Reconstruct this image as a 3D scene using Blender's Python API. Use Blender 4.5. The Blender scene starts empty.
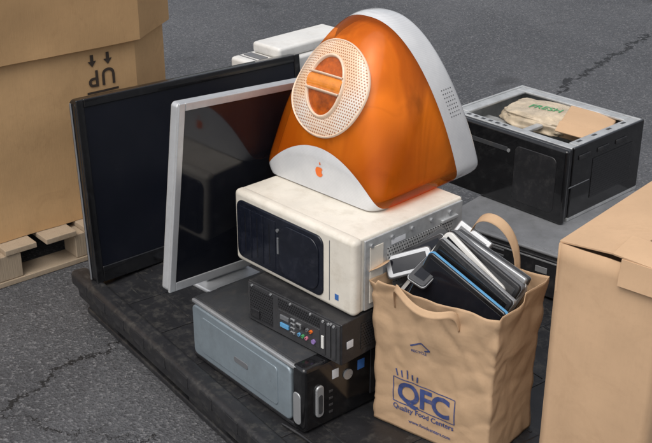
import bpy, bmesh, math, random
from math import radians, sin, cos, pi
from mathutils import Vector, Matrix, noise
from mathutils.bvhtree import BVHTree
random.seed(7)
S = bpy.context.scene
COL = S.collection

# ---------------------------------------------------------------- materials
def newmat(name):
    m = bpy.data.materials.new(name); m.use_nodes = True
    nt = m.node_tree
    return m, nt, nt.nodes['Principled BSDF'], nt.nodes['Material Output']
def N(nt, t, **kw):
    n = nt.nodes.new(t)
    for k, v in kw.items(): setattr(n, k, v)
    return n
def math_(nt, op, a, b=None, c=None):
    n = nt.nodes.new('ShaderNodeMath'); n.operation = op
    for i, v in enumerate((a, b, c)):
        if v is None: continue
        if isinstance(v, (int, float)): n.inputs[i].default_value = v
        else: nt.links.new(v, n.inputs[i])
    return n.outputs[0]
def mixc(nt, f, a, b):
    n = nt.nodes.new('ShaderNodeMix'); n.data_type = 'RGBA'
    for s, v in ((n.inputs[0], f), (n.inputs[6], a), (n.inputs[7], b)):
        if isinstance(v, tuple): s.default_value = (*v, 1) if len(v) == 3 else v
        elif isinstance(v, (int, float)): s.default_value = v
        else: nt.links.new(v, s)
    return n.outputs[2]
def noise_(nt, scale, detail=4, rough=.6, vec=None, dist=0):
    n = N(nt, 'ShaderNodeTexNoise'); n.inputs['Scale'].default_value = scale
    n.inputs['Detail'].default_value = detail; n.inputs['Roughness'].default_value = rough
    n.inputs['Distortion'].default_value = dist
    if vec is not None: nt.links.new(vec, n.inputs['Vector'])
    return n.outputs['Fac']
def ramp(nt, f, lo, hi):
    n = nt.nodes.new('ShaderNodeMapRange'); n.inputs[1].default_value = lo; n.inputs[2].default_value = hi
    nt.links.new(f, n.inputs[0]); return n.outputs[0]
def ocoord(nt, scale=None):
    t = N(nt, 'ShaderNodeTexCoord').outputs['Object']
    if scale:
        m = N(nt, 'ShaderNodeMapping'); m.inputs['Scale'].default_value = scale
        nt.links.new(t, m.inputs[0]); t = m.outputs[0]
    return t
def plain(name, base, rough=.5, metal=0, var=.25, dirt=.15, scale=9, bump=.0, coat=0, bscale=180, rvar=.15, dirtc=(.12,.10,.08), scratch=0):
    m, nt, b, o = newmat(name)
    v = ocoord(nt)
    n1 = noise_(nt, scale, 5, .65, v); n2 = noise_(nt, scale*3.3, 6, .7, v)
    dark = tuple(c*(1-var) for c in base); lite = tuple(min(1, c*(1+var*.5)) for c in base)
    c = mixc(nt, ramp(nt, n1, .35, .65), dark, lite)
    if dirt > 0:
        dm = math_(nt, 'MULTIPLY', ramp(nt, n2, .50, .74), dirt)
        c = mixc(nt, dm, c, dirtc)
    if scratch > 0:
        s1 = noise_(nt, 1.4, 5, .75, ocoord(nt, (8, 60, 30)), .6)
        c = mixc(nt, math_(nt, 'MULTIPLY', ramp(nt, s1, .66, .70), scratch), c, dirtc)
    nt.links.new(c, b.inputs['Base Color'])
    r = math_(nt, 'ADD', math_(nt, 'MULTIPLY', n2, rvar*2), rough-rvar)
    nt.links.new(r, b.inputs['Roughness'])
    b.inputs['Metallic'].default_value = metal
    b.inputs['Coat Weight'].default_value = coat
    if bump > 0:
        bn = N(nt, 'ShaderNodeBump'); bn.inputs['Strength'].default_value = bump; bn.inputs['Distance'].default_value = .002
        nt.links.new(noise_(nt, bscale, 3, .6, v), bn.inputs['Height']); nt.links.new(bn.outputs[0], b.inputs['Normal'])
    return m
def perf(name, base, hole, cell, axes, rad=.3, metal=0, rough=.4):
    m, nt, b, o = newmat(name)
    sp = N(nt, 'ShaderNodeSeparateXYZ'); nt.links.new(ocoord(nt), sp.inputs[0])
    a = math_(nt, 'DIVIDE', sp.outputs[axes[0]], cell); c = math_(nt, 'DIVIDE', sp.outputs[axes[1]], cell)
    row = math_(nt, 'MULTIPLY', math_(nt, 'MODULO', math_(nt, 'FLOOR', math_(nt,'ADD',c,1000)), 2), .5)
    fa = math_(nt, 'SUBTRACT', math_(nt, 'FRACT', math_(nt, 'ADD', math_(nt,'ADD',a,1000), row)), .5)
    fc = math_(nt, 'SUBTRACT', math_(nt, 'FRACT', math_(nt,'ADD',c,1000)), .5)
    d = math_(nt, 'SQRT', math_(nt, 'ADD', math_(nt, 'MULTIPLY', fa, fa), math_(nt, 'MULTIPLY', fc, fc)))
    mk = math_(nt, 'LESS_THAN', d, rad)
    nt.links.new(mixc(nt, mk, base, hole), b.inputs['Base Color'])
    b.inputs['Metallic'].default_value = metal; b.inputs['Roughness'].default_value = rough
    bn = N(nt, 'ShaderNodeBump'); bn.inputs['Strength'].default_value = .6; bn.inputs['Distance'].default_value = .002; bn.invert = True
    nt.links.new(mk, bn.inputs['Height']); nt.links.new(bn.outputs[0], b.inputs['Normal'])
    return m
def cardboard(name, base, stain=.35, streak=.10, relief=.35):
    m, nt, b, o = newmat(name)
    v = ocoord(nt)
    n1 = noise_(nt, 3.5, 5, .6, v); n2 = noise_(nt, 60, 4, .7, v)
    vs = ocoord(nt, (90, 90, 3)); n3 = noise_(nt, 3, 2, .5, vs)
    c = mixc(nt, ramp(nt, n1, .3, .7), tuple(x*.86 for x in base), tuple(x*1.06 for x in base))
    c = mixc(nt, math_(nt, 'MULTIPLY', ramp(nt, n3, .4, .7), streak), c, tuple(x*.72 for x in base))
    c = mixc(nt, math_(nt, 'MULTIPLY', ramp(nt, noise_(nt, 9, 6, .7, v, 1.0), .55, .75), stain), c, (base[0]*.6, base[1]*.55, base[2]*.5))
    c = mixc(nt, math_(nt, 'MULTIPLY', ramp(nt, n2, .5, .8), .15), c, tuple(x*.6 for x in base))
    sc = noise_(nt, 1.2, 5, .75, ocoord(nt, (50, 10, 7)), .8)
    c = mixc(nt, math_(nt, 'MULTIPLY', ramp(nt, sc, .66, .70), stain*.5), c, tuple(min(1, x*1.25) for x in base))
    nt.links.new(c, b.inputs['Base Color']); b.inputs['Roughness'].default_value = .85
    b.inputs['Specular IOR Level'].default_value = .2
    bn = N(nt, 'ShaderNodeBump'); bn.inputs['Strength'].default_value = relief; bn.inputs['Distance'].default_value = .004
    h = math_(nt, 'ADD', math_(nt, 'MULTIPLY', n1, 2.5), math_(nt, 'MULTIPLY', n3, streak*2))
    nt.links.new(h, bn.inputs['Height']); nt.links.new(bn.outputs[0], b.inputs['Normal'])
    return m

M = {}
M['black'] = plain('black_plastic', (.018,.018,.02), .42, dirt=.3, var=.2, bump=.15, dirtc=(.10,.095,.09), scratch=.4)
M['gloss'] = plain('gloss_black', (.008,.008,.009), .15, dirt=.16, var=.2, rvar=.08, coat=.4, dirtc=(.08,.08,.08), scratch=.3)
M['pallet'] = plain('pallet_plastic', (.018,.018,.020), .42, dirt=.6, var=.3, bump=.3, bscale=120, dirtc=(.085,.08,.07), scratch=.7)
M['screen'] = plain('screen_glass', (.008,.009,.013), .09, dirt=.10, var=.1, rvar=.05, dirtc=(.06,.06,.065))
M['screen2'] = plain('tv_screen', (.0055,.007,.013), .25, dirt=.12, var=.2, rvar=.06, scale=3, dirtc=(.03,.03,.035))
M['alu'] = plain('aluminium', (.60,.61,.62), .38, metal=.5, var=.08, dirt=.15)
M['beige'] = plain('beige_plastic', (.74,.69,.60), .45, var=.12, dirt=.38, scale=6, bump=.12, dirtc=(.42,.35,.25), scratch=.35)
M['white'] = plain('white_plastic', (.74,.73,.70), .4, var=.08, dirt=.25, scale=7, dirtc=(.4,.36,.3))
M['navy'] = plain('navy_black_plastic', (.009,.011,.019), .20, var=.3, dirt=.18, rvar=.08, dirtc=(.08,.08,.1), scratch=.2)
M['steel'] = plain('galvanised_steel', (.54,.55,.55), .42, metal=.45, var=.2, dirt=.25, scale=14)
M['dsteel'] = plain('dark_steel', (.10,.10,.105), .42, metal=.6, var=.25, dirt=.2, scale=14)
M['bluegrey'] = plain('bluegrey_plastic', (.26,.31,.345), .36, metal=.3, var=.15, dirt=.3, scale=7, dirtc=(.15,.16,.16), scratch=.4)
M['dgrey'] = plain('dark_grey_plastic', (.045,.047,.051), .5, var=.2, dirt=.3, bump=.15, scratch=.3)
M['mgrey'] = plain('mid_grey_plastic', (.15,.155,.165), .45, var=.2, dirt=.25, scratch=.2)
M['lgrey'] = plain('grey_case_paint', (.20,.205,.215), .45, var=.2, dirt=.35, scratch=.3, dirtc=(.09,.09,.085))
M['card'] = cardboard('carton_board', (.62,.39,.195), stain=.3)
M['card2'] = cardboard('light_carton_board', (.58,.385,.235), stain=.25, streak=.05, relief=.25)
M['cardlid'] = cardboard('lid_board', (.54,.335,.165))
M['wood'] = cardboard('pallet_wood', (.45,.355,.255), stain=.7, streak=.4)
M['ink'] = plain('black_ink', (.05,.035,.025), .7, dirt=0)
M['blueink'] = plain('navy_ink', (.045,.07,.21), .7, dirt=.3, dirtc=(.3,.22,.14), scale=20)
M['sticker'] = plain('sticker_paper', (.72,.73,.75), .4, dirt=.1, var=.08)
M['bluest'] = plain('blue_sticker', (.05,.16,.45), .35, dirt=.05)
M['green'] = plain('green_part', (.08,.38,.14), .45, dirt=.05)
M['pink'] = plain('pink_part', (.65,.20,.28), .45, dirt=.05)
M['lblue'] = plain('light_blue_part', (.12,.36,.62), .45, dirt=.05)
M['violet'] = plain('violet_part', (.28,.18,.45), .45, dirt=.05)
M['silver'] = plain('silver_plastic', (.45,.46,.47), .3, metal=.5, var=.1, dirt=.15)
M['orangel'] = plain('orange_print', (.85,.17,.02), .35, dirt=.05, var=.05)
M['film'] = plain('clear_bag_film', (.56,.46,.33), .3, dirt=.4, var=.3, scale=20, bump=.5, bscale=40, dirtc=(.36,.26,.17))
M['perfsteel'] = perf('perforated_steel', (.50,.50,.49), (.06,.06,.06), .009, (1,2), .28, .3)
M['perfblack'] = perf('perforated_black', (.035,.035,.038), (.004,.004,.004), .007, (0,2), .3, .2)
M['perfblackx'] = perf('perforated_black_side', (.03,.03,.033), (.004,.004,.004), .008, (1,2), .3, .2)

# ---------------------------------------------------------------- helpers
def link(o, parent=None):
    COL.objects.link(o)
    if parent: o.parent = parent
    return o
def empty(name, mat):
    e = bpy.data.objects.new(name, None); e.empty_display_size = .05
    COL.objects.link(e); e.matrix_world = mat; return e
def pose(x, y, z, yaw, tx=0, ty=0):
    return Matrix.Translation((x, y, z)) @ Matrix.Rotation(radians(-yaw), 4, 'Z') @ Matrix.Rotation(radians(tx), 4, 'X') @ Matrix.Rotation(radians(ty), 4, 'Y')
def mesh_obj(name, verts, faces, mat, parent=None, smooth=True):
    me = bpy.data.meshes.new(name); me.from_pydata([tuple(v) for v in verts], [], faces); me.update()
    me.materials.append(mat)
    if smooth: me.polygons.foreach_set('use_smooth', [True]*len(me.polygons))
    o = bpy.data.objects.new(name, me); return link(o, parent)
def box(name, lo, hi, mat, parent=None, bev=.003, seg=2, rot=None, vbev=None):
    lo = Vector(lo); hi = Vector(hi); c = (lo+hi)/2; s = hi-lo
    bm = bmesh.new(); bmesh.ops.create_cube(bm, size=1)
    for v in bm.verts: v.co = Vector((v.co.x*s.x, v.co.y*s.y, v.co.z*s.z))
    if vbev:
        ax, r = vbev
        ed = [e for e in bm.edges if abs((e.verts[0].co-e.verts[1].co)[ax]) > 1e-6]
        bmesh.ops.bevel(bm, geom=ed, offset=r, segments=6, affect='EDGES', profile=.5)
    if bev > 0:
        b = min(bev, min(s)*.45)
        ed = [e for e in bm.edges if len(e.link_faces) == 2 and e.calc_face_angle(0) > .9]
        bmesh.ops.bevel(bm, geom=ed, offset=b, segments=seg, affect='EDGES', profile=.5)
    me = bpy.data.meshes.new(name); bm.to_mesh(me); bm.free(); me.materials.append(mat)
    o = bpy.data.objects.new(name, me); o.location = c
    if rot: o.rotation_euler = [radians(a) for a in rot]
    me.polygons.foreach_set('use_smooth', [True]*len(me.polygons))
    link(o, parent)
    md = o.modifiers.new('wn', 'WEIGHTED_NORMAL'); md.keep_sharp = True
    return o
def cyl(name, c, r, h, axis, mat, parent=None, n=20, r2=None):
    bm = bmesh.new(); bmesh.ops.create_cone(bm, segments=n, radius1=r, radius2=r if r2 is None else r2, depth=h, cap_ends=True)
    R = {'x': Matrix.Rotation(pi/2, 4, 'Y'), 'y': Matrix.Rotation(pi/2, 4, 'X'), 'z': Matrix.Identity(4)}[axis]
    bmesh.ops.transform(bm, matrix=R, verts=bm.verts)
    me = bpy.data.meshes.new(name); bm.to_mesh(me); bm.free(); me.materials.append(mat)
    o = bpy.data.objects.new(name, me); o.location = c; return link(o, parent)
def tube(name, pts, r, mat, parent=None, cyclic=False):
    cu = bpy.data.curves.new(name, 'CURVE'); cu.dimensions = '3D'; cu.bevel_depth = r; cu.bevel_resolution = 3
    sp = cu.splines.new('NURBS'); sp.points.add(len(pts)-1)
    for p, q in zip(sp.points, pts): p.co = (*q, 1)
    sp.use_endpoint_u = True; sp.order_u = 4; sp.use_cyclic_u = cyclic; sp.resolution_u = 10
    cu.materials.append(mat); o = bpy.data.objects.new(name, cu); return link(o, parent)
def text_mesh(name, body, size, M4, mat, parent, bvh=None, cast=None, off=.0015, bold=0, space=1.0):
    cu = bpy.data.curves.new(name, 'FONT'); cu.body = body; cu.size = size; cu.align_x = 'CENTER'; cu.align_y = 'CENTER'
    cu.offset = bold; cu.space_character = space; cu.resolution_u = 4
    t = bpy.data.objects.new(name+'_tmp', cu); COL.objects.link(t)
    dg = bpy.context.evaluated_depsgraph_get(); me = bpy.data.meshes.new_from_object(t.evaluated_get(dg))
    bpy.data.objects.remove(t)
    me.name = name; me.transform(M4)
    if bvh:
        bm = bmesh.new(); bm.from_mesh(me)
        bmesh.ops.triangulate(bm, faces=bm.faces)
        for _ in range(3):
            ed = [e for e in bm.edges if e.calc_length() > .006]
            if ed: bmesh.ops.subdivide_edges(bm, edges=ed, cuts=1)
            bmesh.ops.triangulate(bm, faces=bm.faces)
        bm.to_mesh(me); bm.free()
        c = Vector(cast).normalized()
        for v in me.vertices:
            h = bvh.ray_cast(v.co - c*.3, c)
            if h[0]: v.co = h[0] - c*off
    me.materials.clear(); me.materials.append(mat)
    o = bpy.data.objects.new(name, me); return link(o, parent)
def bvh_of(o):
    me = o.data
    return BVHTree.FromPolygons([v.co.copy() for v in me.vertices], [tuple(p.vertices) for p in me.polygons])
def ribbon(name, pts, widths, wdir, mat, parent, thick=.0012):
    vs = []; fs = []
    wd = Vector(wdir).normalized()
    for i, p in enumerate(pts):
        p = Vector(p); vs += [p - wd*widths/2, p + wd*widths/2]
    for i in range(len(pts)-1): a = 2*i; fs.append((a, a+1, a+3, a+2))
    o = mesh_obj(name, vs, fs, mat, parent)
    md = o.modifiers.new('s', 'SUBSURF'); md.levels = 2; md.render_levels = 2
    md = o.modifiers.new('t', 'SOLIDIFY'); md.thickness = thick
    return o

# ---------------------------------------------------------------- world, sun, camera
W = bpy.data.worlds.new('World'); S.world = W; W.use_nodes = True
nt = W.node_tree; bg = nt.nodes['Background']
sky = nt.nodes.new('ShaderNodeTexSky'); sky.sky_type = 'NISHITA'; sky.sun_disc = False
SUN_EL, SUN_AZ = 60, -150      # azimuth measured from +Y toward +X
sky.sun_elevation = radians(SUN_EL); sky.sun_rotation = radians(SUN_AZ)
sky.air_density = 1.0; sky.dust_density = 5.0; sky.ozone_density = 1
hs = nt.nodes.new('ShaderNodeHueSaturation'); hs.inputs['Saturation'].default_value = .35
nt.links.new(sky.outputs[0], hs.inputs['Color']); nt.links.new(hs.outputs[0], bg.inputs[0]); bg.inputs[1].default_value = .15
sd = bpy.data.lights.new('sun', 'SUN'); sd.energy = 1.2; sd.angle = radians(60); sd.color = (1, .97, .92)
so = bpy.data.objects.new('sun', sd); COL.objects.link(so)
d = Vector((sin(radians(SUN_AZ))*cos(radians(SUN_EL)), cos(radians(SUN_AZ))*cos(radians(SUN_EL)), sin(radians(SUN_EL))))
so.rotation_euler = d.to_track_quat('Z', 'Y').to_euler(); so.location = d*20
cd = bpy.data.cameras.new('camera'); co = bpy.data.objects.new('camera', cd); COL.objects.link(co)
co.location = (0, 0, 1.75); co.rotation_euler = (radians(90-25), 0, 0)
cd.sensor_width = 36; cd.lens = 1100/652*36; cd.clip_end = 2000; cd.clip_start = .05
S.camera = co
S.view_settings.view_transform = 'Standard'; S.view_settings.look = 'None'; S.view_settings.exposure = 0

# ---------------------------------------------------------------- ground
def asphalt():
    m, nt, b, o = newmat('asphalt')
    v = ocoord(nt)
    big = noise_(nt, .8, 5, .6, v, .6); mid = noise_(nt, 5, 6, .7, v, .5)
    vo = N(nt, 'ShaderNodeTexVoronoi'); vo.inputs['Scale'].default_value = 150; nt.links.new(v, vo.inputs['Vector'])
    sepc = N(nt, 'ShaderNodeSeparateColor'); nt.links.new(vo.outputs['Color'], sepc.inputs[0])
    fine = noise_(nt, 420, 3, .7, v)
    c = mixc(nt, ramp(nt, big, .38, .62), (.060,.062,.068), (.096,.098,.105))
    c = mixc(nt, math_(nt, 'MULTIPLY', ramp(nt, mid, .45, .7), .45), c, (.048,.049,.054))
    c = mixc(nt, math_(nt, 'MULTIPLY', ramp(nt, sepc.outputs[0], .72, 1.0), .65), c, (.24,.24,.245))
    c = mixc(nt, math_(nt, 'MULTIPLY', ramp(nt, sepc.outputs[1], .6, 1.0), .65), c, (.024,.024,.027))
    c = mixc(nt, math_(nt, 'MULTIPLY', ramp(nt, fine, .5, .75), .35), c, (.15,.15,.155))
    sv = noise_(nt, 2.6, 3, .5, v, .3)
    c = mixc(nt, math_(nt, 'MULTIPLY', ramp(nt, sv, .64, .71), .55), c, (.032,.032,.035))
    sp = N(nt, 'ShaderNodeSeparateXYZ'); nt.links.new(v, sp.inputs[0])
    wob = math_(nt, 'MULTIPLY', math_(nt, 'SUBTRACT', noise_(nt, 5, 6, .75, v), .5), .28)
    wobf = math_(nt, 'MULTIPLY', math_(nt, 'SUBTRACT', noise_(nt, 40, 4, .7, v), .5), .03)
    wob = math_(nt, 'ADD', wob, wobf)
    cm = None
    for (x0, y0, x1, y1, w, s0, s1) in [(1.12,5.25,1.96,6.45,.016,-.4,30), (-.93,2.50,-.66,2.86,.010,-6,.62), (-.93,2.50,-.60,2.42,.005,-4,.5)]:
        L = math.hypot(x1-x0, y1-y0); ux, uy = (x1-x0)/L, (y1-y0)/L
        dx = math_(nt, 'SUBTRACT', sp.outputs[0], x0); dy = math_(nt, 'SUBTRACT', sp.outputs[1], y0)
        al = math_(nt, 'ADD', math_(nt, 'MULTIPLY', dx, ux), math_(nt, 'MULTIPLY', dy, uy))
        pe = math_(nt, 'SUBTRACT', math_(nt, 'MULTIPLY', dx, uy), math_(nt, 'MULTIPLY', dy, ux))
        pe = math_(nt, 'ABSOLUTE', math_(nt, 'ADD', pe, wob))
        wv = math_(nt, 'MULTIPLY', ramp(nt, noise_(nt, 18, 3, .6, v), .2, .6), w)
        mk = math_(nt, 'LESS_THAN', pe, wv)
        mk = math_(nt, 'MULTIPLY', mk, math_(nt, 'MULTIPLY', math_(nt, 'GREATER_THAN', al, s0), math_(nt, 'LESS_THAN', al, s1)))
        cm = mk if cm is None else math_(nt, 'MAXIMUM', cm, mk)
    c = mixc(nt, cm, c, (.010,.010,.011))
    nt.links.new(c, b.inputs['Base Color'])
    nt.links.new(math_(nt, 'ADD', math_(nt, 'MULTIPLY', mid, -.45), .80), b.inputs['Roughness'])
    bn = N(nt, 'ShaderNodeBump'); bn.inputs['Strength'].default_value = .8; bn.inputs['Distance'].default_value = .004
    h = math_(nt, 'ADD', vo.outputs['Distance'], math_(nt, 'MULTIPLY', fine, .8))
    h = math_(nt, 'SUBTRACT', h, math_(nt, 'MULTIPLY', cm, 3))
    nt.links.new(h, bn.inputs['Height']); nt.links.new(bn.outputs[0], b.inputs['Normal'])
    return m
G = 300
mesh_obj('asphalt_ground', [(-G,-G,0),(G,-G,0),(G,G,0),(-G,G,0)], [(0,1,2,3)], asphalt(), smooth=False)
gv = []; gf = []
for i in range(1400):
    x = random.uniform(-2.2, 2.4); y = random.uniform(2.2, 7.4); r = random.uniform(.0012, .004)
    b0 = len(gv); a = random.random()*6
    gv += [(x+r*cos(a), y+r*sin(a), 0), (x+r*cos(a+2.1), y+r*sin(a+2.1), 0), (x+r*cos(a+4.2), y+r*sin(a+4.2), 0), (x, y, r*1.1)]
    gf += [(b0, b0+1, b0+3), (b0+1, b0+2, b0+3), (b0+2, b0, b0+3)]
mesh_obj('gravel_grit', gv, gf, plain('grit', (.22,.21,.20), .8, dirt=0, var=.5, scale=30), smooth=False)

# ---------------------------------------------------------------- black plastic pallet
E = empty('plastic_pallet', pose(-.79, 3.065, 0, 54))
EPAL = E
PX, PY = 1.5, 1.2
box('deck', (.045,.045,.10), (PX-.045,PY-.045,.132), M['pallet'], E, .003)
for nm, lo, hi in [('rim_left', (-.012,-.012,.100),(PX+.012,.046,.152)), ('rim_right', (-.012,PY-.046,.100),(PX+.012,PY+.012,.152)), ('rim_far', (-.010,.047,.102),(.046,PY-.047,.150)), ('rim_near', (PX-.046,.047,.102),(PX+.010,PY-.047,.150))]:
    box(nm, lo, hi, M['pallet'], E, .016, 5)
for k in range(12):
    box('rim_notch_%d' % k, (.05+k*.125, -.0135, .108), (.11+k*.125, -.0105, .142), M['black'], E, .001)
box('skirt_left', (.0,.006,.058), (PX,.022,.101), M['pallet'], E, .004)
box('skirt_far', (.004,.023,.058), (.020,PY-.023,.101), M['pallet'], E, .004)
box('skirt_right', (.0,PY-.022,.058), (PX,PY-.006,.101), M['pallet'], E, .004)
box('skirt_near', (PX-.020,.023,.058), (PX-.004,PY-.023,.101), M['pallet'], E, .004)
for i in range(3):
    for j in range(3):
        cx = [.0, PX/2-.11, PX-.24][i]+.02; cy = [.0, PY/2-.1, PY-.22][j]+.025
        box('foot_%d%d' % (i, j), (cx, cy, 0), (cx+.2, cy+.17, .0995), M['pallet'], E, .012, 3)
for j in (0.02, PY/2-.05, PY-.12):
    box('runner_%d' % int(j*100), (.02, j, .001), (PX-.02, j+.1, .022), M['pallet'], E, .006)
for k in range(7):
    box('deck_rib_%d' % k, (.05+k*.205, .05, .131), (.062+k*.205, PY-.05, .1345), M['pallet'], E, .001)
for k in range(5):
    box('deck_crossrib_%d' % k, (.07, .16+k*.2, .131), (PX-.07, .168+k*.2, .1341), M['pallet'], E, .001)

# ---------------------------------------------------------------- big octagonal carton + timber pallet
E = empty('cardboard_bulk_carton', pose(-.655, 3.662, .131, 50))
Lc, Dc, ch = 1.1, 1.0, .16
def ring(o):
    return [(o, -Lc), (o, o*.41), (-.14+o*.41, .20+o), (-Dc, .20+o), (-Dc-ch, 0), (-Dc-ch, -Lc), (-Dc, -Lc-ch), (-ch, -Lc-ch)]
def prism(name, ring2, z0, z1, mat, parent, wob=.004):
    n = len(ring2); vs = []; fs = []; K = 26; sub = 16
    pts = []
    for i in range(n):
        a = Vector(ring2[i]); b = Vector(ring2[(i+1) % n])
        for s in range(sub): pts.append((a.lerp(b, s/sub), s))
    m = len(pts)
    for k in range(K+1):
        z = z0+(z1-z0)*k/K
        for (p, s) in pts:
            f = (noise.noise(Vector((p.x*3, p.y*3, z*3)))+.3*noise.noise(Vector((p.x*8, p.y*8, z*8))))*wob*(.25 if s == 0 else 1)
            vs.append((p.x+f, p.y-f, z+(.006*noise.noise(Vector((p.x*5,p.y*5,1))) if k == 0 else 0)))
    for k in range(K):
        for i in range(m):
            j = (i+1) % m; fs.append((k*m+i, k*m+j, (k+1)*m+j, (k+1)*m+i))
    fs.append(tuple(K*m+i for i in range(m)))
    fs.append(tuple(reversed(range(m))))
    o = mesh_obj(name, vs, fs, mat, parent, smooth=True)
    o.data.set_sharp_from_angle(angle=radians(28))
    return o
bodyo = prism('body', ring(0), 0, .86, M['card'], E, .014)
prism('lid', ring(.024), .602, 1.08, M['cardlid'], E, .014)
bv = bvh_of(bodyo)
def facem(y, z, rot=180):
    return Matrix.Translation((0.02, y, z)) @ Matrix.Rotation(pi/2, 4, 'Z') @ Matrix.Rotation(pi/2, 4, 'X') @ Matrix.Rotation(radians(rot), 4, 'Z')
text_mesh('up_print', 'UP', .080, facem(-.135, .495), M['ink'], E, bv, (-1,0,0), .003, .0012, 1.15)
def on_carton(nm, pts, faces):
    vs = []
    for (y, z) in pts:
        h_ = bv.ray_cast(Vector((.3, y, z)), Vector((-1,0,0))); vs.append((h_[0].x+.0028, y, z))
    mesh_obj(nm, vs, faces, M['ink'], E, False)
on_carton('print_bar', [(-.195,.440),(-.135,.440),(-.075,.440),(-.075,.448),(-.135,.448),(-.195,.448)], [(0,1,4,5),(1,2,3,4)])
for k, yy in enumerate((-.175, -.115)):
    on_carton('print_arrow_%d' % k, [(yy,.553),(yy+.012,.553),(yy+.012,.575),(yy,.575),(yy-.010,.553),(yy+.022,.553),(yy+.006,.533)], [(0,1,2,3),(4,6,5)])

E = empty('wooden_pallet', pose(-.642, 3.673, 0, 50))
for k in range(10):
    y = -1.32+k*.145
    box('deck_board_%d' % k, (-1.1, y, .110), (.07+random.uniform(-.008,.008), y+.112, .129), M['wood'], E, .002)
for k, x in enumerate((.0, -.5, -1.04)):
    for j in range(5):
        y = -1.30+j*.32
        box('block_%d_%d' % (k, j), (x-.03, y, .020), (x+.06, y+.12, .109), M['wood'], E, .003)
    box('bottom_board_%d' % k, (x-.035, -1.32, .001), (x+.065, .10, .019), M['wood'], E, .002)

# ---------------------------------------------------------------- television
E = empty('television', pose(-.701, 2.976, .15, 43.5, -3.4, -7.2))
tw, thh = .925, .571
box('housing', (-.040,0,0), (-.004,tw,thh), M['gloss'], E, .006, 3, vbev=(0,.02))
box('bezel_left', (-.006,.0,.0), (.003,.026,thh), M['gloss'], E, .003)
box('bezel_right', (-.006,tw-.026,.0), (.003,tw,thh), M['gloss'], E, .003)
box('bezel_top', (-.006,.0265,thh-.026), (.003,tw-.0265,thh), M['gloss'], E, .003)
box('bezel_bottom', (-.006,.0265,0), (.003,tw-.0265,.05), M['gloss'], E, .003)
box('screen', (-.005,.0265,.0505), (-.001,tw-.0265,thh-.0265), M['screen2'], E, 0)
box('back_bulge', (-.085,.12,.06), (-.041,tw-.12,thh-.1), M['black'], E, .02, 4)
box('edge_trim', (-.030,-.003,.01), (-.022,-.0005,thh-.01), M['mgrey'], E, .001)
box('stand_neck', (-.07,tw/2-.09,-.005), (-.02,tw/2+.09,.08), M['black'], E, .01)
box('stand_base', (-.17,tw/2-.2,-.012), (.10,tw/2+.2,-.001), M['gloss'], E, .004, vbev=(2,.05))

# ---------------------------------------------------------------- silver monitor
E = empty('computer_monitor', pose(-.406, 2.497, .382, 41.8, -5.7, 2.6))
mw, mh = .54, .508
box('back_shell', (-.030,0,0), (-.003,mw,mh), M['alu'], E, .006, 3, vbev=(0,.012))
b_ = .020
box('frame_left', (-.004,0,0), (.004,b_,mh), M['alu'], E, .002)
box('frame_right', (-.004,mw-b_,0), (.004,mw,mh), M['alu'], E, .002)
box('frame_top', (-.004,b_+.0003,mh-b_), (.004,mw-b_-.0003,mh), M['alu'], E, .002)
box('frame_bottom', (-.004,b_+.0003,0), (.004,mw-b_-.0003,b_+.004), M['alu'], E, .002)
box('glass', (-.003,b_,b_+.003), (.0015,mw-b_,mh-b_), M['screen'], E, 0)
box('stand_arm', (-.075,mw/2-.08,-.045), (-.058,mw/2+.08,.22), M['alu'], E, .004)
box('stand_hinge', (-.060,mw/2-.05,.16), (-.029,mw/2+.05,.22), M['alu'], E, .004)
box('stand_foot', (-.09,mw/2-.11,-.060), (.11,mw/2+.09,-.048), M['alu'], E, .004)

# ---------------------------------------------------------------- silver/black tower lying (bottom)
Z0 = .1355
E = empty('desktop_computer', pose(-.050, 2.225, Z0, 49.9))
w, dd, h = .482, .42, .181
box('case', (-w,.006,0), (-.03,dd,h), M['dgrey'], E, .004)
box('top_panel', (-w+.008,.012,h-.001), (-.04,dd-.01,h+.002), M['dgrey'], E, .001)
box('side_panel', (-w+.006,-.006,.014), (-.05,.008,h-.014), M['bluegrey'], E, .005, 3, vbev=(1,.016))
box('side_inset', (-w+.05,-.0085,.035), (-.10,-.005,h-.035), M['bluegrey'], E, .002, 2, vbev=(1,.012))
box('side_latch', (-w+.20,-.0100,.080), (-w+.26,-.0075,.096), M['mgrey'], E, .001, 2, vbev=(1,.006))
box('side_trim_top', (-w+.002,-.003,h-.0125), (-.032,.007,h-.0015), M['silver'], E, .003)
box('side_trim_bottom', (-w+.002,-.003,.001), (-.032,.007,.0125), M['black'], E, .003)
box('front_bezel', (-.049,-.004,.0), (0,dd,h+.003), M['gloss'], E, .012, 4)
box('bezel_side_plate', (-.040,-.007,.02), (-.012,-.003,h-.07), M['silver'], E, .003, vbev=(1,.012))
box('drive_door', (-.002,.21,.03), (.003,.25,h-.02), M['black'], E, .002)
box('drive_door_b', (-.002,.26,.03), (.003,.30,h-.02), M['black'], E, .002)
box('power_bar', (-.001,.030,.035), (.007,.055,.125), M['silver'], E, .005, 4, vbev=(0,.0115))
box('power_bar_inset', (.006,.036,.045), (.008,.049,.100), M['dgrey'], E, .001, 2, vbev=(0,.006))
cyl('maker_badge', (.0015,.135,.12), .014, .005, 'x', M['silver'], E, 28)
box('label_white', (-.001,.085,.125), (.0012,.105,.15), M['sticker'], E, 0)
box('label_blue', (-.001,.168,.118), (.0012,.19,.145), M['bluest'], E, 0)
for k in range(4): box('usb_port_%d' % k, (-.001,.075,.03+.02*k), (.0015,.087,.036+.02*k), M['dsteel'], E, .0005)
for k in range(9): box('vent_%d' % k, (-.001,.32+.01*k,.03), (.0012,.324+.01*k,h-.03), M['mgrey'], E, .0005)

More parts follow.
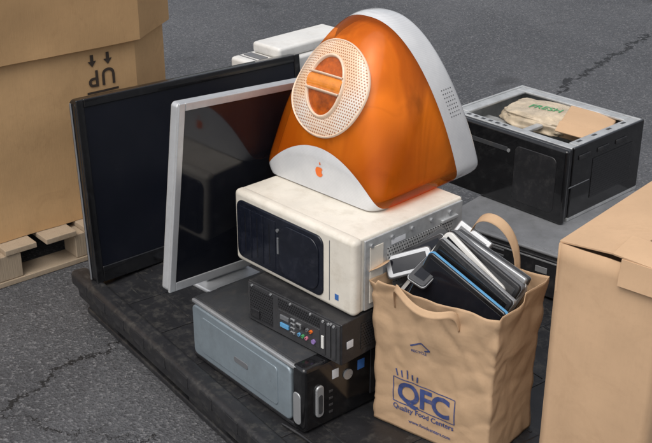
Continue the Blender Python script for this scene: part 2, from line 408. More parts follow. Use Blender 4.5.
# ---------------------------------------------------------------- slim computer with ports
E = empty('slim_computer', pose(.035, 2.243, .3195, 44.6))
w, dd, h = .331, .30, .113
box('case', (-w,.003,0), (0,dd,h), M['black'], E, .003)
box('rear_plate', (-w+.004,-.0005,.004), (-.004,.004,h-.004), M['dsteel'], E, .001)
box('io_shield', (-.215,-.002,.022), (-.07,.001,.075), M['dsteel'], E, .001)
box('psu_plate', (-w+.010,-.002,.012), (-w+.095,.001,h-.012), M['perfblack'], E, .001)
box('mains_socket', (-w+.018,-.006,.018), (-w+.048,.0,.042), M['black'], E, .002)
def port(nm, x0, z0, wx, hz, mat, depth=.006, bev=.001): box(nm, (x0,-depth,z0), (x0+wx,-.001,z0+hz), mat, E, bev)
port('vga_port', -.205,.030,.030,.012, M['lblue']); port('serial_port', -.205,.052,.030,.012, M['mgrey'])
for k in range(4):
    port('usb_port_%d' % k, -.168,.026+.012*k,.014,.006, M['silver'])
    port('usb_slot_%d' % k, -.166,.0275+.012*k,.010,.003, M['black'], .0065, 0)
port('network_port', -.148,.050,.016,.014, M['silver']); port('network_hole', -.146,.052,.012,.009, M['black'], .0068, 0)
for k, mm in enumerate(('lblue','green','pink')):
    cyl('audio_jack_%d' % k, (-.138+.013*k,-.004,.034), .0045, .006, 'y', M[mm], E, 14); cyl('audio_hole_%d' % k, (-.138+.013*k,-.0072,.034), .002, .001, 'y', M['black'], E, 10)
for k, mm in enumerate(('black','mgrey','orangel')):
    cyl('audio_jack_b%d' % k, (-.123+.013*k,-.004,.058), .0045, .006, 'y', M[mm], E, 14); cyl('audio_hole_b%d' % k, (-.123+.013*k,-.0072,.058), .002, .001, 'y', M['black'], E, 10)
cyl('keyboard_port', (-.088,-.004,.034), .006, .006, 'y', M['violet'], E, 16)
for k in range(3):
    box('slot_cover_%d' % k, (-.062+.018*k,-.004,.012), (-.050+.018*k,.0,h-.012), M['dsteel'], E, .001)
    cyl('slot_screw_%d' % k, (-.056+.018*k,-.004,h-.009), .0035, .004, 'y', M['silver'], E, 10)
box('dvi_port', (-.06,-.007,.03), (-.052,-.003,.065), M['white'], E, .001)
for k in range(5): cyl('case_screw_%d' % k, (-w+.02+.07*k,-.002,h-.008), .003, .004, 'y', M['silver'], E, 10)
box('vent_band', (-.215,-.0015,.08), (-.07,.0005,.104), M['perfblack'], E, 0)
box('side_vents', (-.001,.07,.02), (.0012,.26,.09), M['perfblackx'], E, 0)
box('side_label', (.0,.02,.04), (.0018,.042,.060), M['sticker'], E, 0)

# ---------------------------------------------------------------- beige tower lying
E = empty('tower_computer', pose(.066, 2.277, .4335, 46.6))
w, dd, h = .435, .388, .200
box('case', (-w,.012,.002), (-.004,dd,h-.001), M['beige'], E, .006, 3)
box('front_moulding', (-w-.003,-.004,-.0), (.002,.030,h+.002), M['beige'], E, .014, 5)
box('front_panel', (-w+.012,-.009,.018), (-.100,.0,h-.020), M['navy'], E, .005, 3, vbev=(1,.022))
for k in range(3):
    box('drive_bay_%d' % k, (-w+.028+.047*k,-.0108,.030), (-w+.071+.047*k,-.008,h-.034), M['navy'], E, .0012)
    box('bay_slot_%d' % k, (-w+.048+.047*k,-.0113,.042), (-w+.050+.047*k,-.0106,h-.048), M['gloss'], E, 0)
box('panel_door', (-w+.180,-.0125,.028), (-.112,-.008,h-.032), M['navy'], E, .003, 3, vbev=(1,.034))
box('door_finger_pull', (-w+.172,-.0118,.080), (-w+.178,-.008,.125), M['mgrey'], E, .001)
cyl('power_button', (-w+.175,-.011,.145), .0045, .004, 'y', M['mgrey'], E, 16)
box('front_groove', (-.080,-.0052,.02), (-.0785,-.003,h-.02), M['mgrey'], E, 0)
box('side_plate', (-.005,.034,.006), (.0015,dd-.004,h-.008), M['steel'], E, .002)
box('grille', (.001,.11,.05), (.0032,.345,h-.05), M['perfsteel'], E, .0006)
box('side_step', (.001,.05,.022), (.003,.095,h-.03), M['beige'], E, .001)
for k in range(4):
    box('slot_%d' % k, (.001,.13+.055*k,.016), (.0045,.165+.055*k,.034), M['steel'], E, .001)
    box('slot_hole_%d' % k, (.004,.136+.055*k,.020), (.005,.159+.055*k,.029), M['dgrey'], E, 0)
for k in range(5):
    cyl('side_screw_%d' % k, (.003,.055+.07*k,h-.025), .0055, .006, 'x', M['silver'], E, 14)
box('latch', (.001,.30,h-.046), (.010,.36,h-.036), M['steel'], E, .002)
box('rating_label', (.0034,.12,h-.044), (.0040,.17,h-.030), M['sticker'], E, 0)
box('label_on_front', (-.06,-.0052,.03), (-.048,-.0035,.045), M['bluest'], E, 0)

# ---------------------------------------------------------------- translucent orange all-in-one
E = empty('all_in_one_computer', pose(-.020, 2.568, .6365, 45))
ST = [(.0,.0,.080,.168,2.3),(.003,.0,.098,.190,2.3),(.020,.006,.138,.207,2.45),(.050,.018,.205,.214,2.6),(.085,.036,.270,.216,2.7),(.135,.066,.328,.217,2.65),
      (.195,.108,.380,.217,2.5),(.255,.150,.412,.216,2.45),(.298,.182,.425,.216,2.4),(.318,.197,.428,.216,2.4),(.338,.212,.429,.216,2.4),(.385,.247,.426,.213,2.4),(.402,.262,.415,.205,2.4)]
def interp(stations, per=5):
    out = []
    n = len(stations)
    for i in range(n-1):
        p0 = stations[max(i-1,0)]; p1 = stations[i]; p2 = stations[i+1]; p3 = stations[min(i+2,n-1)]
        for s in range(per):
            t = s/per
            out.append(tuple(.5*((2*b)+(-a+c)*t+(2*a-5*b+4*c-d_)*t*t+(-a+3*b-3*c+d_)*t**3) for a,b,c,d_ in zip(p0,p1,p2,p3)))
    out.append(stations[-1]); return out
def loft(name, sts, mat, parent, sc=1.0, zoff=0, NT=96, shift=0):
    vs = []; fs = []
    rings = interp(sts)
    for (vb, vt, hh, a, p) in rings:
        for i in range(NT+1):
            t = pi*i/NT; c = cos(t); s = sin(t)
            x = a*math.copysign(abs(c)**(2/p), c); z = hh*abs(s)**(2/1.85)
            rr = .035
            if z < rr: x *= 1-.09*(1-z/rr)**2
            v = vb+(vt-vb)*z/hh
            vs.append((x*sc, shift+(v-.2)*sc+.2, z*sc+zoff))
    n = NT+1
    for k in range(len(rings)-1):
        for i in range(NT): fs.append((k*n+i, k*n+i+1, (k+1)*n+i+1, (k+1)*n+i))
        fs.append((k*n+NT, k*n, (k+1)*n, (k+1)*n+NT))
    fs.append(tuple(reversed(range(n))))
    L = (len(rings)-1)*n
    fs.append(tuple(L+i for i in range(n)))
    o = mesh_obj(name, vs, fs, mat, parent, True)
    for p_ in o.data.polygons:
        if len(p_.vertices) > 4: p_.use_smooth = False
    return o
def imac_mat():
    m, nt, b, o = newmat('translucent_orange_shell')
    v = ocoord(nt); sp = N(nt, 'ShaderNodeSeparateXYZ'); nt.links.new(v, sp.inputs[0])
    x, y, z = sp.outputs
    vp = math_(nt, 'ADD', y, math_(nt, 'MULTIPLY', z, .30))
    bez = math_(nt, 'GREATER_THAN', vp, .300)
    lim = math_(nt, 'SUBTRACT', .120, math_(nt, 'MULTIPLY', math_(nt, 'MULTIPLY', x, x), 2.6))
    lim = math_(nt, 'SUBTRACT', lim, math_(nt, 'MULTIPLY', y, .45))
    low = math_(nt, 'LESS_THAN', z, lim)
    white = math_(nt, 'MAXIMUM', bez, low)
    n1 = noise_(nt, 3.5, 3, .5, v, .2)
    org = mixc(nt, ramp(nt, n1, .35, .65), (.78,.15,.006), (.96,.27,.018))
    wh = mixc(nt, ramp(nt, noise_(nt, 10, 4, .6, v), .3, .7), (.58,.59,.605), (.70,.705,.71))
    st = math_(nt, 'FRACT', math_(nt, 'ADD', math_(nt, 'MULTIPLY', z, 260), 1000))
    wh = mixc(nt, math_(nt, 'MULTIPLY', math_(nt, 'LESS_THAN', st, .35), .14), wh, (.4,.4,.41))
    nt.links.new(mixc(nt, white, org, wh), b.inputs['Base Color'])
    b.inputs['Roughness'].default_value = .18; b.inputs['Coat Weight'].default_value = .6; b.inputs['Coat Roughness'].default_value = .08
    tr = N(nt, 'ShaderNodeBsdfTransparent'); tr.inputs[0].default_value = (1.0,.50,.12,1)
    mx = N(nt, 'ShaderNodeMixShader')
    fac = math_(nt, 'MAXIMUM', math_(nt, 'MULTIPLY', white, .97), .26)
    nt.links.new(fac, mx.inputs[0]); nt.links.new(tr.outputs[0], mx.inputs[1]); nt.links.new(b.outputs[0], mx.inputs[2])
    nt.links.new(mx.outputs[0], o.inputs['Surface'])
    bn = N(nt, 'ShaderNodeBump'); bn.inputs['Strength'].default_value = .5; bn.inputs['Distance'].default_value = .003
    nt.links.new(white, bn.inputs['Height']); nt.links.new(bn.outputs[0], b.inputs['Normal'])
    return m
def inner_mat():
    m, nt, b, o = newmat('inner_shield')
    v = ocoord(nt); sp = N(nt, 'ShaderNodeSeparateXYZ'); nt.links.new(v, sp.inputs[0])
    n = noise_(nt, 8, 3, .5, v, .7); n2 = noise_(nt, 3.4, 2, .5, v, .3); n3 = noise_(nt, 4.5, 3, .5, ocoord(nt, (1,1,.35)), 1.2)
    c = mixc(nt, ramp(nt, n2, .38, .58), (.52,.46,.42), (.97,.96,.95))
    c = mixc(nt, math_(nt, 'MULTIPLY', ramp(nt, n3, .48, .60), .7), c, (.32,.20,.13))
    c = mixc(nt, math_(nt, 'MULTIPLY', ramp(nt, n, .53, .66), .7), c, (.14,.08,.05))  # dark noise shapes: inner parts plus interior shadow painted into the colour
    lowm = math_(nt, 'MULTIPLY', ramp(nt, sp.outputs[2], .22, .08), .6)  # interior shade painted into the shield colour, deepening toward the bottom
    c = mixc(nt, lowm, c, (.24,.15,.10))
    nt.links.new(c, b.inputs['Base Color']); b.inputs['Roughness'].default_value = .35; b.inputs['Metallic'].default_value = .1
    bn = N(nt, 'ShaderNodeBump'); bn.inputs['Strength'].default_value = .9; bn.inputs['Distance'].default_value = .02
    nt.links.new(n3, bn.inputs['Height']); nt.links.new(bn.outputs[0], b.inputs['Normal'])
    return m
shell = loft('shell', ST, imac_mat(), E)
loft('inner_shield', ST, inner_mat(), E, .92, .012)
bv = bvh_of(shell)
sc_b = box('screen_glass', (-.115,-.004,-.095), (.115,.004,.095), M['screen'], E, .003, vbev=(1,.03)); sc_b.location = (0,.337,.195); sc_b.rotation_euler = (radians(18.8),0,0)
castd = Vector((0, .80, -.60)).normalized()
upv = Vector((0, .60, .80)); ctr = Vector((-.012, .05, .262))
def lay(px, pz, off, sc_=1):
    q = ctr + Vector((px,0,0)) + upv*pz
    h_ = bv.ray_cast(q - castd*.4, castd)
    return (h_[0] - castd*off) if h_[0] else q - castd*off
def oval_ring(name, A0, A1, mat, off0, off1, nr=6, nt_=80):
    vs = []; fs = []; uvs = []
    for k in range(nr+1):
        f = k/nr; ax = A0[0]+(A1[0]-A0[0])*f; az = A0[1]+(A1[1]-A0[1])*f
        e = sin(pi*k/nr)**.3 if 0 < k < nr else 0
        for i in range(nt_):
            a = 2*pi*i/nt_; uvs.append((cos(a)*ax, sin(a)*az)); vs.append(lay(cos(a)*ax, sin(a)*az, off0+(off1-off0)*e))
    for k in range(nr):
        for i in range(nt_): j = (i+1) % nt_; fs.append((k*nt_+i, k*nt_+j, (k+1)*nt_+j, (k+1)*nt_+i))
    o = mesh_obj(name, vs, fs, mat, E)
    uv = o.data.uv_layers.new(name='u')
    for lp in o.data.loops: uv.data[lp.index].uv = uvs[lp.vertex_index]
    return o
def grille_mat():
    m, nt, b, o = newmat('handle_grille')
    uv = N(nt, 'ShaderNodeUVMap'); uv.uv_map = 'u'
    sp = N(nt, 'ShaderNodeSeparateXYZ'); nt.links.new(uv.outputs[0], sp.inputs[0])
    cell = .0068
    a = math_(nt, 'ADD', math_(nt, 'DIVIDE', sp.outputs[0], cell), 1000); c = math_(nt, 'ADD', math_(nt, 'DIVIDE', sp.outputs[1], cell), 1000)
    row = math_(nt, 'MULTIPLY', math_(nt, 'MODULO', math_(nt, 'FLOOR', c), 2), .5)
    fa = math_(nt, 'SUBTRACT', math_(nt, 'FRACT', math_(nt, 'ADD', a, row)), .5); fc = math_(nt, 'SUBTRACT', math_(nt, 'FRACT', c), .5)
    dd_ = math_(nt, 'SQRT', math_(nt, 'ADD', math_(nt, 'MULTIPLY', fa, fa), math_(nt, 'MULTIPLY', fc, fc)))
    mk = math_(nt, 'LESS_THAN', dd_, .28)
    base = mixc(nt, ramp(nt, noise_(nt, 5, 3, .5, ocoord(nt)), .42, .58), (.80,.55,.36), (.78,.70,.62))
    nt.links.new(mixc(nt, mk, base, (.38,.15,.06)), b.inputs['Base Color'])
    b.inputs['Roughness'].default_value = .25; b.inputs['Coat Weight'].default_value = .3
    bn = N(nt, 'ShaderNodeBump'); bn.inputs['Strength'].default_value = .6; bn.inputs['Distance'].default_value = .002; bn.invert = True
    nt.links.new(mk, bn.inputs['Height']); nt.links.new(bn.outputs[0], b.inputs['Normal'])
    return m
AX, AZ = .126, .118
peach = plain('peach_translucent_plastic', (.82,.62,.46), .22, dirt=.1, var=.12, dirtc=(.6,.3,.1))
obar = plain('orange_handle_plastic', (.85,.28,.04), .15, dirt=.2, var=.25, coat=.5, scale=25, dirtc=(.4,.1,.02))
recess = plain('handle_recess', (.50,.10,.008), .25, dirt=.5, dirtc=(.12,.03,.01), var=.5, scale=22)
IX, IZ = .062, .078
oval_ring('handle_grille', (IX,IZ), (AX,AZ), grille_mat(), .0005, .004, 10)
oval_ring('handle_rim', (IX-.007,IZ-.007), (IX+.002,IZ+.002), peach, .001, .009, 6)
oval_ring('handle_outer_rim', (AX-.002,AZ-.002), (AX+.003,AZ+.003), peach, .0005, .005, 4)
oval_ring('handle_well', (.0005,.0005), (IX-.005,IZ-.005), recess, .0012, .0012, 6)
def bar(nm, pz0, hw, ht, mat, hx):
    hb = []; fb = []
    prof = ((-hw,.002),(-hw*.85,ht*.7),(0,ht),(hw*.85,ht*.7),(hw,.002))
    for i in range(13):
        px = -hx+2*hx*i/12
        for (pz, of) in prof: hb.append(lay(px, pz+pz0, of))
    for i in range(12):
        for j in range(4): fb.append((i*5+j, i*5+j+1, (i+1)*5+j+1, (i+1)*5+j))
    mesh_obj(nm, hb, fb, mat, E)
bar('handle_bar', .004, .018, .012, obar, IX-.003)
bar('handle_bar_lip_top', .024, .003, .014, peach, IX-.004)
bar('handle_bar_lip_bottom', -.016, .003, .014, peach, IX-.004)
lp = []
for i in range(40):
    a = 2*pi*i/40; r = 1 - .16*max(0, cos(a-pi/2))**8 - .07*max(0, cos(a+pi/2))**10
    X_ = r*cos(a)*(1+.08*sin(a)); Z_ = r*sin(a)
    if X_ > .62 and abs(Z_-.12) < .42: X_ = 1.02 - math.sqrt(max(0,.42**2-(Z_-.12)**2))
    lp.append((X_*.0135, Z_*.0145))
def decal(nm, pts, cx, cz, mat):
    vs = []
    for (a, b2) in [(0,0)]+pts:
        h_ = bv.ray_cast(Vector((cx+a, -.3, cz+b2)), Vector((0,1,0))); vs.append(h_[0]-Vector((0,.0012,0)))
    n_ = len(pts); return mesh_obj(nm, vs, [(0,i+1,(i+1) % n_+1) for i in range(n_)], mat, E, False)
decal('logo', lp, .005, .056, M['orangel'])
decal('logo_leaf', [(.0045*cos(a*pi/6)*.6+.002, .005*sin(a*pi/6)+.0005*a) for a in range(12)], .005, .076, M['orangel'])
for i in range(8):
    for j in range(5):
        z_ = .18+i*.010; yv = .385-z_*.33-.010-j*.009
        h_ = bv.ray_cast(Vector((.4, yv, z_)), Vector((-1,0,0)))
        if h_[0]: cyl('speaker_hole_%d_%d' % (i,j), h_[0], .0018, .002, 'x', M['mgrey'], E, 8)

# ---------------------------------------------------------------- open tower (right, behind)
E = empty('open_computer_case', pose(.735, 3.115, .287, 47))
w, dd, h = .50, .42, .245
t_ = .010
box('floor', (-w,.03,0), (0,dd,.01), M['steel'], E, .001)
box('wall_front', (-w,.012,.0105), (-.004,.034,h-.004), M['black'], E, .003)
box('wall_side', (-t_,.0345,.0105), (0,dd,h), M['gloss'], E, .003)
box('wall_side_liner', (-t_-.003,.036,.0106), (-t_-.0003,dd-t_-.001,h-.016), M['steel'], E, .001)
box('wall_back', (-w,dd-t_,.0105), (-t_-.0005,dd,h), M['steel'], E, .002)
box('wall_left', (-w,.0345,.0105), (-w+t_,dd-t_-.0005,h), M['steel'], E, .002)
box('rim_front', (-w+.012,.035,h-.012), (-.012,.066,h-.003), M['steel'], E, .003)
box('rim_side', (-.046,.0665,h-.012), (-.0105,dd-.0105,h-.001), M['steel'], E, .003)
box('rim_back', (-w+.011,dd-.046,h-.011), (-.047,dd-.0105,h-.0015), M['steel'], E, .003)
box('rim_left', (-w+.0105,.067,h-.011), (-w+.05,dd-.047,h-.0015), M['steel'], E, .003)
box('mid_beam', (-.25,.067,h-.030), (-.225,dd-.048,h-.018), M['steel'], E, .003)
box('front_face', (-w-.004,-.010,-.0), (.006,.012,h+.003), M['gloss'], E, .010, 4)
box('face_recess', (-.19,-.0125,.03), (-.03,-.008,h-.03), M['black'], E, .003, vbev=(1,.02))
box('face_disc_slot', (-.46,-.0115,h-.06), (-.22,-.009,h-.045), M['dgrey'], E, .001)
cyl('face_badge', (-.215,-.0105,.19), .006, .004, 'y', M['silver'], E, 20)
box('drive_cage', (-.47,.07,.011), (-.27,.20,h-.05), M['steel'], E, .003)
box('power_supply', (-.17,.26,.011), (-.05,.36,.13), M['dsteel'], E, .003)
for k in range(6): box('rim_hole_%d' % k, (-.44+.03*k,.044,h-.0035), (-.425+.03*k,.056,h-.0024), M['dgrey'], E, 0)
for k in range(4): box('rim_slot_%d' % k, (-.036,.09+.08*k,h-.0015), (-.026,.112+.08*k,h-.0004), M['dgrey'], E, 0)
box('side_grille', (-.001,.14,.05), (.0018,.36,h-.06), M['perfblackx'], E, 0)
box('side_groove', (-.001,.02,.115), (.0012,.13,.118), M['mgrey'], E, 0)
for k in range(3): box('side_step_%d' % k, (-.001,.06+.1*k,h-.045), (.004,.12+.1*k,h-.030), M['black'], E, .002)
Min = E.matrix_world.copy()
def crumple(name, M4, sx, sy, sz, mat, amp=.25, seed=0):
    bm = bmesh.new(); bmesh.ops.create_icosphere(bm, subdivisions=5, radius=1)
    for v in bm.verts:
        p = v.co.copy(); r = 1+amp*noise.fractal(p*1.8+Vector((seed,0,0)), 1, 2, 5)
        q = Vector([math.copysign(abs(c)**.6, c) for c in p])*r
        v.co = Vector((q.x*sx, q.y*sy, q.z*sz))
    me = bpy.data.meshes.new(name); bm.to_mesh(me); bm.free(); me.materials.append(mat)
    me.polygons.foreach_set('use_smooth', [True]*len(me.polygons))
    o = bpy.data.objects.new(name, me); COL.objects.link(o); o.matrix_world = M4; return o
pb = crumple('plastic_bag', Min @ Matrix.Translation((-.285,.27,.215)) @ Matrix.Rotation(.1,4,'Z'), .15,.10,.030, M['film'], .15, 3)
E2 = empty('cardboard_scrap', Min @ Matrix.Translation((-.14,.30,.185)) @ Matrix.Rotation(.15,4,'Y') @ Matrix.Rotation(.4,4,'Z'))
box('sheet', (-.08,-.08,0), (.08,.08,.055), M['card2'], E2, .006)
box('sheet_flap', (-.08,-.14,.052), (.07,-.081,.056), M['card2'], E2, .001, rot=(12,0,0))
text_mesh('bag_print', 'FRESH', .045, Matrix.Translation((0,0,.2)) @ Matrix.Rotation(.0,4,'Z'), M['green'], pb, bvh_of(pb), (0,0,-1), .002, .0005)

# grey unit beneath it
E = empty('desktop_computer', pose(.70, 2.885, Z0, 40))
w, dd, h = .44, .60, .149
box('case', (-w,.008,0), (0,dd,h-.004), M['dgrey'], E, .005)
box('lid', (-w-.004,.002,h-.012), (.004,dd+.004,h), M['lgrey'], E, .006, 3)
box('lid_panel', (-w+.02,.02,h-.001), (-.02,dd-.02,h+.0015), M['lgrey'], E, .001, 2, vbev=(2,.03))
box('front_plate', (-w+.004,-.003,.006), (-.004,.007,h-.018), M['black'], E, .003)
for k in range(6): box('vent_slot_%d' % k, (-w+.03,-.0045,.02+.018*k), (-.20,-.0025,.026+.018*k), M['mgrey'], E, .001)
box('front_badge', (-.09,-.0045,.08), (-.05,-.0025,.10), M['silver'], E, .001)
box('front_strip', (-w+.01,-.0045,h-.03), (-.02,-.0025,h-.025), M['silver'], E, .0005)

# ---------------------------------------------------------------- white printer on a carton, behind
E = empty('printer', pose(-.216, 3.62, .40, 45))
box('body', (-.17,0,0), (0,.46,.245), M['white'], E, .012, 4)
box('top_cover', (-.155,.09,.2455), (-.012,.44,.285), M['white'], E, .012, 4)
box('cover_seam', (-.172,-.0005,.17), (-.10,.002,.174), M['mgrey'], E, 0)
box('tray_seam', (-.165,.03,.2445), (-.005,.034,.2465), M['mgrey'], E, 0)
box('control_panel', (-.15,.045,.2445), (-.06,.08,.2485), M['mgrey'], E, .001)
box('front_slot', (-.14,-.002,.05), (-.03,.001,.10), M['dgrey'], E, .002)
E = empty('cardboard_box', pose(-.19, 3.60, 0, 45))
box('body', (-.24,0,0), (.02,.5,.399), M['card'], E, .003)
box('tape', (-.13,-.0008,.05), (-.08,.5008,.3998), M['wood'], E, 0)

# ---------------------------------------------------------------- cardboard box, right foreground
E = empty('cardboard_box', pose(.651, 1.853, 0, 41))
w, dd, h = .235, .46, .766
def wall(name, a, b, z0, z1, mat, th=.005, bulge=.0, seed=0, nx=16, nz=20, parent=None):
    a = Vector(a); b = Vector(b); dv = (b-a); nn = Vector((dv.y, -dv.x)).normalized()
    vs = []; fs = []
    for k in range(nz+1):
        for i in range(nx+1):
            s = i/nx; t = k/nz; p = a+dv*s
            q = bulge*sin(pi*s)*sin(pi*t) + .005*noise.noise(Vector((s*3+seed, t*5, 0)))*sin(pi*s)
            e = .0035*noise.noise(Vector((t*7, seed+3, 0)))
            vs.append((p.x+nn.x*q+dv.x*e, p.y+nn.y*q+dv.y*e, z0+(z1-z0)*t))
    for k in range(nz):
        for i in range(nx): o_ = k*(nx+1)+i; fs.append((o_, o_+1, o_+nx+2, o_+nx+1))
    o = mesh_obj(name, vs, fs, mat, parent, True); md = o.modifiers.new('t', 'SOLIDIFY'); md.thickness = th; md.offset = -1
    return o
c2 = M['card2']
wall('side_left', (-w,0), (0,0), 0, h, c2, bulge=.012, parent=E)
wall('side_right', (0,0), (0,dd), 0, h, c2, bulge=.006, seed=4, parent=E)
wall('side_back', (0,dd), (-w,dd), 0, h, c2, seed=7, parent=E)
wall('side_far', (-w,dd), (-w,0), 0, h, c2, bulge=-.004, seed=9, parent=E)
box('flap_long', (-w-.001,.004,h+.006), (-.085,dd-.003,h+.011), c2, E, .001, rot=(0,-5,0))
box('flap_near', (-w+.12,-.004,h+.016), (.003,.075,h+.021), c2, E, .001, rot=(9,3,0))
box('flap_near_hang', (-w+.14,-.009,h-.045), (.001,-.005,h+.012), c2, E, .001, rot=(-8,0,0))
box('flap_far', (-w+.05,dd-.12,h-.006), (-.004,dd-.004,h-.001), c2, E, .001)
box('flap_right', (-.078,.09,h-.022), (-.002,dd-.01,h-.017), c2, E, .001, rot=(0,12,0))

# ---------------------------------------------------------------- paper shopping bag
MB = pose(.377, 2.101, Z0, 38)
E = empty('paper_shopping_bag', MB)
bw, bd, bh = .325, .205, .400
def kraft():
    m, nt, b, o = newmat('kraft_paper')
    v = ocoord(nt)
    n1 = noise_(nt, 5, 4, .6, v); n2 = noise_(nt, 90, 4, .7, v); cr = noise_(nt, 7, 4, .55, v, .5)
    c = mixc(nt, ramp(nt, n1, .3, .7), (.475,.315,.19), (.555,.375,.23))
    c = mixc(nt, math_(nt, 'MULTIPLY', ramp(nt, n2, .45, .75), .2), c, (.37,.24,.13))
    nt.links.new(c, b.inputs['Base Color']); b.inputs['Roughness'].default_value = .8; b.inputs['Specular IOR Level'].default_value = .25
    wn = N(nt, 'ShaderNodeTexNoise'); wn.inputs['Scale'].default_value = 4; wn.inputs['Detail'].default_value = 1; nt.links.new(v, wn.inputs['Vector'])
    ad = N(nt, 'ShaderNodeVectorMath'); ad.operation = 'MULTIPLY_ADD'; nt.links.new(wn.outputs['Color'], ad.inputs[0]); ad.inputs[1].default_value = (.10,.10,.10); nt.links.new(v, ad.inputs[2])
    hts = None
    for sc_, am in ((9, .45), (22, .16)):
        vv = N(nt, 'ShaderNodeTexVoronoi'); vv.inputs['Scale'].default_value = sc_; vv.feature = 'F1'
        nt.links.new(ad.outputs[0], vv.inputs['Vector'])
        t = math_(nt, 'MULTIPLY', vv.outputs['Distance'], am)
        hts = t if hts is None else math_(nt, 'ADD', hts, t)
    bn = N(nt, 'ShaderNodeBump'); bn.inputs['Strength'].default_value = .55; bn.inputs['Distance'].default_value = .012
    nt.links.new(math_(nt, 'ADD', math_(nt, 'MULTIPLY', cr, .6), hts), bn.inputs['Height']); nt.links.new(bn.outputs[0], b.inputs['Normal'])
    return m
KR = kraft()
per = []
def seg(a, b, n):
    for i in range(n): per.append((Vector(a).lerp(Vector(b), i/n)))
seg((-bw,0),(0,0),48); seg((0,0),(0,bd),30); seg((0,bd),(-bw,bd),48); seg((-bw,bd),(-bw,0),30)
vs = []; fs = []; m_ = len(per); K = 64
cx, cy = -bw/2, bd/2
for k in range(K+1):
    t = k/K; z = bh*t
    for i, p in enumerate(per):
        x, y = p.x, p.y
        sx = (x-cx)/(bw/2); sy = (y-cy)/(bd/2)
        fl = 1+.05*t**2-.02*sin(pi*t)
        if i < 48 or 78 <= i < 126: y = cy+(y-cy)*(1+.12*t*t*(1-sx*sx))
        else: x = cx+(x-cx)*(1-.04*sin(pi*min(1,t*1.05))*(1-abs(sy))**1.2*t)
        x = cx+(x-cx)*fl; y = cy+(y-cy)*fl
        q = noise.fractal(Vector((x*7, y*7, z*6)), 1, 2, 3)*.008*(.35+t) - abs(noise.noise(Vector((x*10+z*6+5, y*10, z*5-x*6))))*.010*(.4+t) + abs(noise.noise(Vector((x*6-z*9, y*6+2, z*11))))*.008
        if abs(sx) > .999: x += math.copysign(q, sx)
        if abs(sy) > .999: y += math.copysign(q, sy)
        zz = z + (.008*noise.noise(Vector((x*12, y*12, 3)))+.018*(sx if sy > 0 else 0) - .012*(1 if sx < -.9 else 0))*t**4
        vs.append((x, y, zz))
for k in range(K):
    for i in range(m_): j = (i+1) % m_; fs.append((k*m_+i, k*m_+j, (k+1)*m_+j, (k+1)*m_+i))
fs.append(tuple(reversed(range(m_))))
bag = mesh_obj('paper_body', vs, fs, KR, E)
md = bag.modifiers.new('t', 'SOLIDIFY'); md.thickness = .0015; md.offset = -1
bv = bvh_of(bag)
RX = Matrix.Rotation(pi/2, 4, 'X')
def bt(nm, s, size, x, z, bold=0, rot=0, sp=1, mat=None):
    text_mesh(nm, s, size, Matrix.Translation((x,0,z)) @ RX @ Matrix.Rotation(radians(rot),4,'Z'), mat or M['blueink'], E, bv, (0,1,0), .0018, bold, sp)
bt('print_letters', 'QFC', .078, -.180, .108, .0022, 0, .95)
bt('print_line', 'Quality Food Centers', .0195, -.180, .064, .0003)
bt('print_line_b', 'www.foodcenters.com', .013, -.16, .034, .0002)
bt('print_small', 'RECYCLE', .010, -.195, .242, .0002)
def strip(nm, x0, z0, x1, z1, wd):
    n_ = 40; vs = []; d_ = Vector((x1-x0, z1-z0)); nn = Vector((-d_.y, d_.x)).normalized()*wd/2
    for i in range(n_+1):
        for s in (-1, 1):
            x = x0+d_.x*i/n_+nn.x*s; z = z0+d_.y*i/n_+nn.y*s
            h_ = bv.ray_cast(Vector((x,-.3,z)), Vector((0,1,0))); y = h_[0].y-.0016 if h_[0] else 0
            vs.append((x,y,z))
    mesh_obj(nm, vs, [(2*i,2*i+1,2*i+3,2*i+2) for i in range(n_)], M['blueink'], E)
strip('print_frame_t', -.268,.146,-.092,.146,.0025); strip('print_frame_b', -.268,.077,-.092,.077,.0025)
strip('print_frame_l', -.268,.077,-.268,.146,.0025); strip('print_frame_r', -.092,.077,-.092,.146,.0025)
for k in range(5): strip('crown_%d' % k, -.255+k*.014, .153, -.261+k*.016, .170+(.006 if k == 2 else 0), .004)
strip('recycle_a', -.217,.255,-.185,.272,.004); strip('recycle_b', -.185,.272,-.163,.258,.004); strip('recycle_c', -.180,.250,-.163,.258,.004)
yb = bd+.010
ribbon('handle_back', [(-.212,yb,bh-.05),(-.210,yb+.002,bh+.02),(-.200,yb,bh+.08),(-.176,yb-.010,bh+.120),(-.140,yb-.018,bh+.134),(-.104,yb-.014,bh+.120),(-.080,yb-.002,bh+.075),(-.071,yb+.002,bh+.02),(-.069,yb,bh-.05)], .024, (.15,.75,.65), KR, E)
ribbon('handle_front', [(-.262,-.012,bh-.06),(-.262,-.018,bh-.01),(-.250,-.034,bh+.012),(-.215,-.052,bh+.0),(-.17,-.060,bh-.018),(-.125,-.052,bh-.018),(-.10,-.036,bh-.008),(-.088,-.020,bh-.02),(-.086,-.014,bh-.06)], .018, (.0,.55,.8), KR, E)
ribbon('torn_corner', [(-bw-.008,.05,bh-.045),(-bw-.028,.03,bh-.015),(-bw-.02,.02,bh+.012),(-bw+.004,.03,bh+.02)], .06, (.1,1,.1), KR, E)

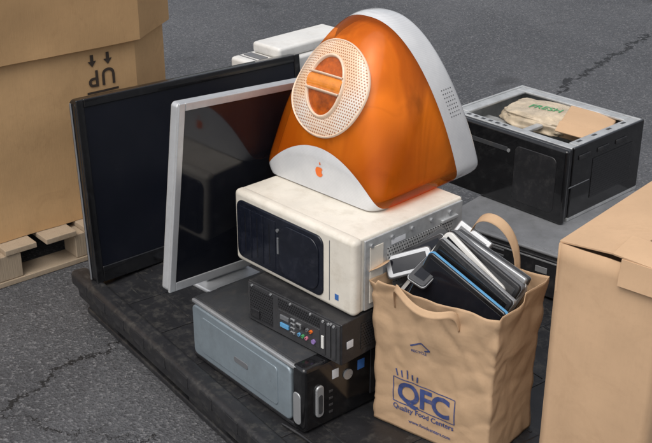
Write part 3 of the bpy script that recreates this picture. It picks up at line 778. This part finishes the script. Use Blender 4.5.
# ---------------------------------------------------------------- electronics in the bag
def slab(name, size, loc, rot, body, face=None, trim=None, r=.012, extra=None):
    M4 = MB @ Matrix.Translation(loc) @ Matrix.Rotation(radians(rot[2]),4,'Z') @ Matrix.Rotation(radians(rot[0]),4,'X') @ Matrix.Rotation(radians(rot[1]),4,'Y')
    e = empty(name, M4); x, y, z = [s/2 for s in size]
    box('housing', (-x,-y,-z), (x,y,z), body, e, min(.004,y*.5), 3, vbev=(1,r))
    if trim: box('edge_band', (-x-.0015,-y*.45,-z-.0015), (x+.0015,y*.45,z+.0015), trim, e, .0004, 1, vbev=(1,r))
    if face: box('display', (-x+.010,-y-.0008,-z+.014), (x-.010,-y+.002,z-.012), face, e, .0003)
    if extra == 'keys':
        for a in range(3):
            for b in range(4): box('key_%d_%d' % (a,b), (-x*.6+a*x*.42,-y-.002,-z*.8+b*z*.2), (-x*.6+a*x*.42+x*.3,-y+.001,-z*.8+b*z*.2+z*.13), M['mgrey'], e, .0008)
    if extra == 'ports':
        for a in range(4): box('port_%d' % a, (-x*.7+a*x*.36,-y*.5,z-.001), (-x*.7+a*x*.36+x*.24,y*.5,z+.0012), M['dgrey'], e, .0005)
    return e
B_ = bh
slab('laptop_computer', (.240,.018,.25), (-.150,.038,B_-.083), (-9,20,-3), M['gloss'], M['screen'], M['lblue'], .012)
slab('laptop_computer', (.230,.026,.25), (-.156,.066,B_-.060), (-12,24,0), M['black'], M['gloss'], M['silver'], .008)
slab('tablet_computer', (.20,.009,.23), (-.178,.088,B_-.036), (-14,30,2), M['white'], M['screen'], None, .016)
slab('laptop_computer', (.225,.030,.23), (-.150,.112,B_-.044), (-15,20,-2), M['black'], M['dgrey'], M['mgrey'], .010)
slab('dvd_player', (.215,.030,.20), (-.140,.146,B_-.035), (-14,16,-2), M['silver'], M['gloss'], M['dgrey'], .006, 'ports')
slab('mobile_phone', (.055,.013,.115), (-.288,.080,B_+.014), (-30,66,16), M['silver'], M['screen'], M['dgrey'], .010)
slab('mobile_phone', (.052,.012,.110), (-.272,.120,B_+.034), (-46,44,-8), M['black'], M['screen'], M['silver'], .010)
slab('cordless_phone', (.046,.024,.15), (-.296,.155,B_+.015), (-24,48,24), M['dgrey'], None, None, .012, 'keys')
slab('network_router', (.12,.028,.12), (-.075,.125,B_-.012), (-50,6,-4), M['gloss'], M['black'], M['silver'], .030)
slab('hard_drive', (.10,.020,.13), (-.205,.180,B_+.025), (-34,24,10), M['silver'], M['mgrey'], None, .004, 'ports')
slab('mobile_phone', (.050,.014,.10), (-.222,.062,B_+.024), (-62,30,24), M['dgrey'], M['screen'], M['silver'], .010)

# ---------------------------------------------------------------- short power lead on the tray
o = tube('power_cable', [(1.05,.08,.14),(1.15,.10,.14),(1.28,.08,.145),(1.38,.12,.14),(1.42,.22,.14)], .0035, M['black']); o.matrix_world = EPAL.matrix_world.copy()
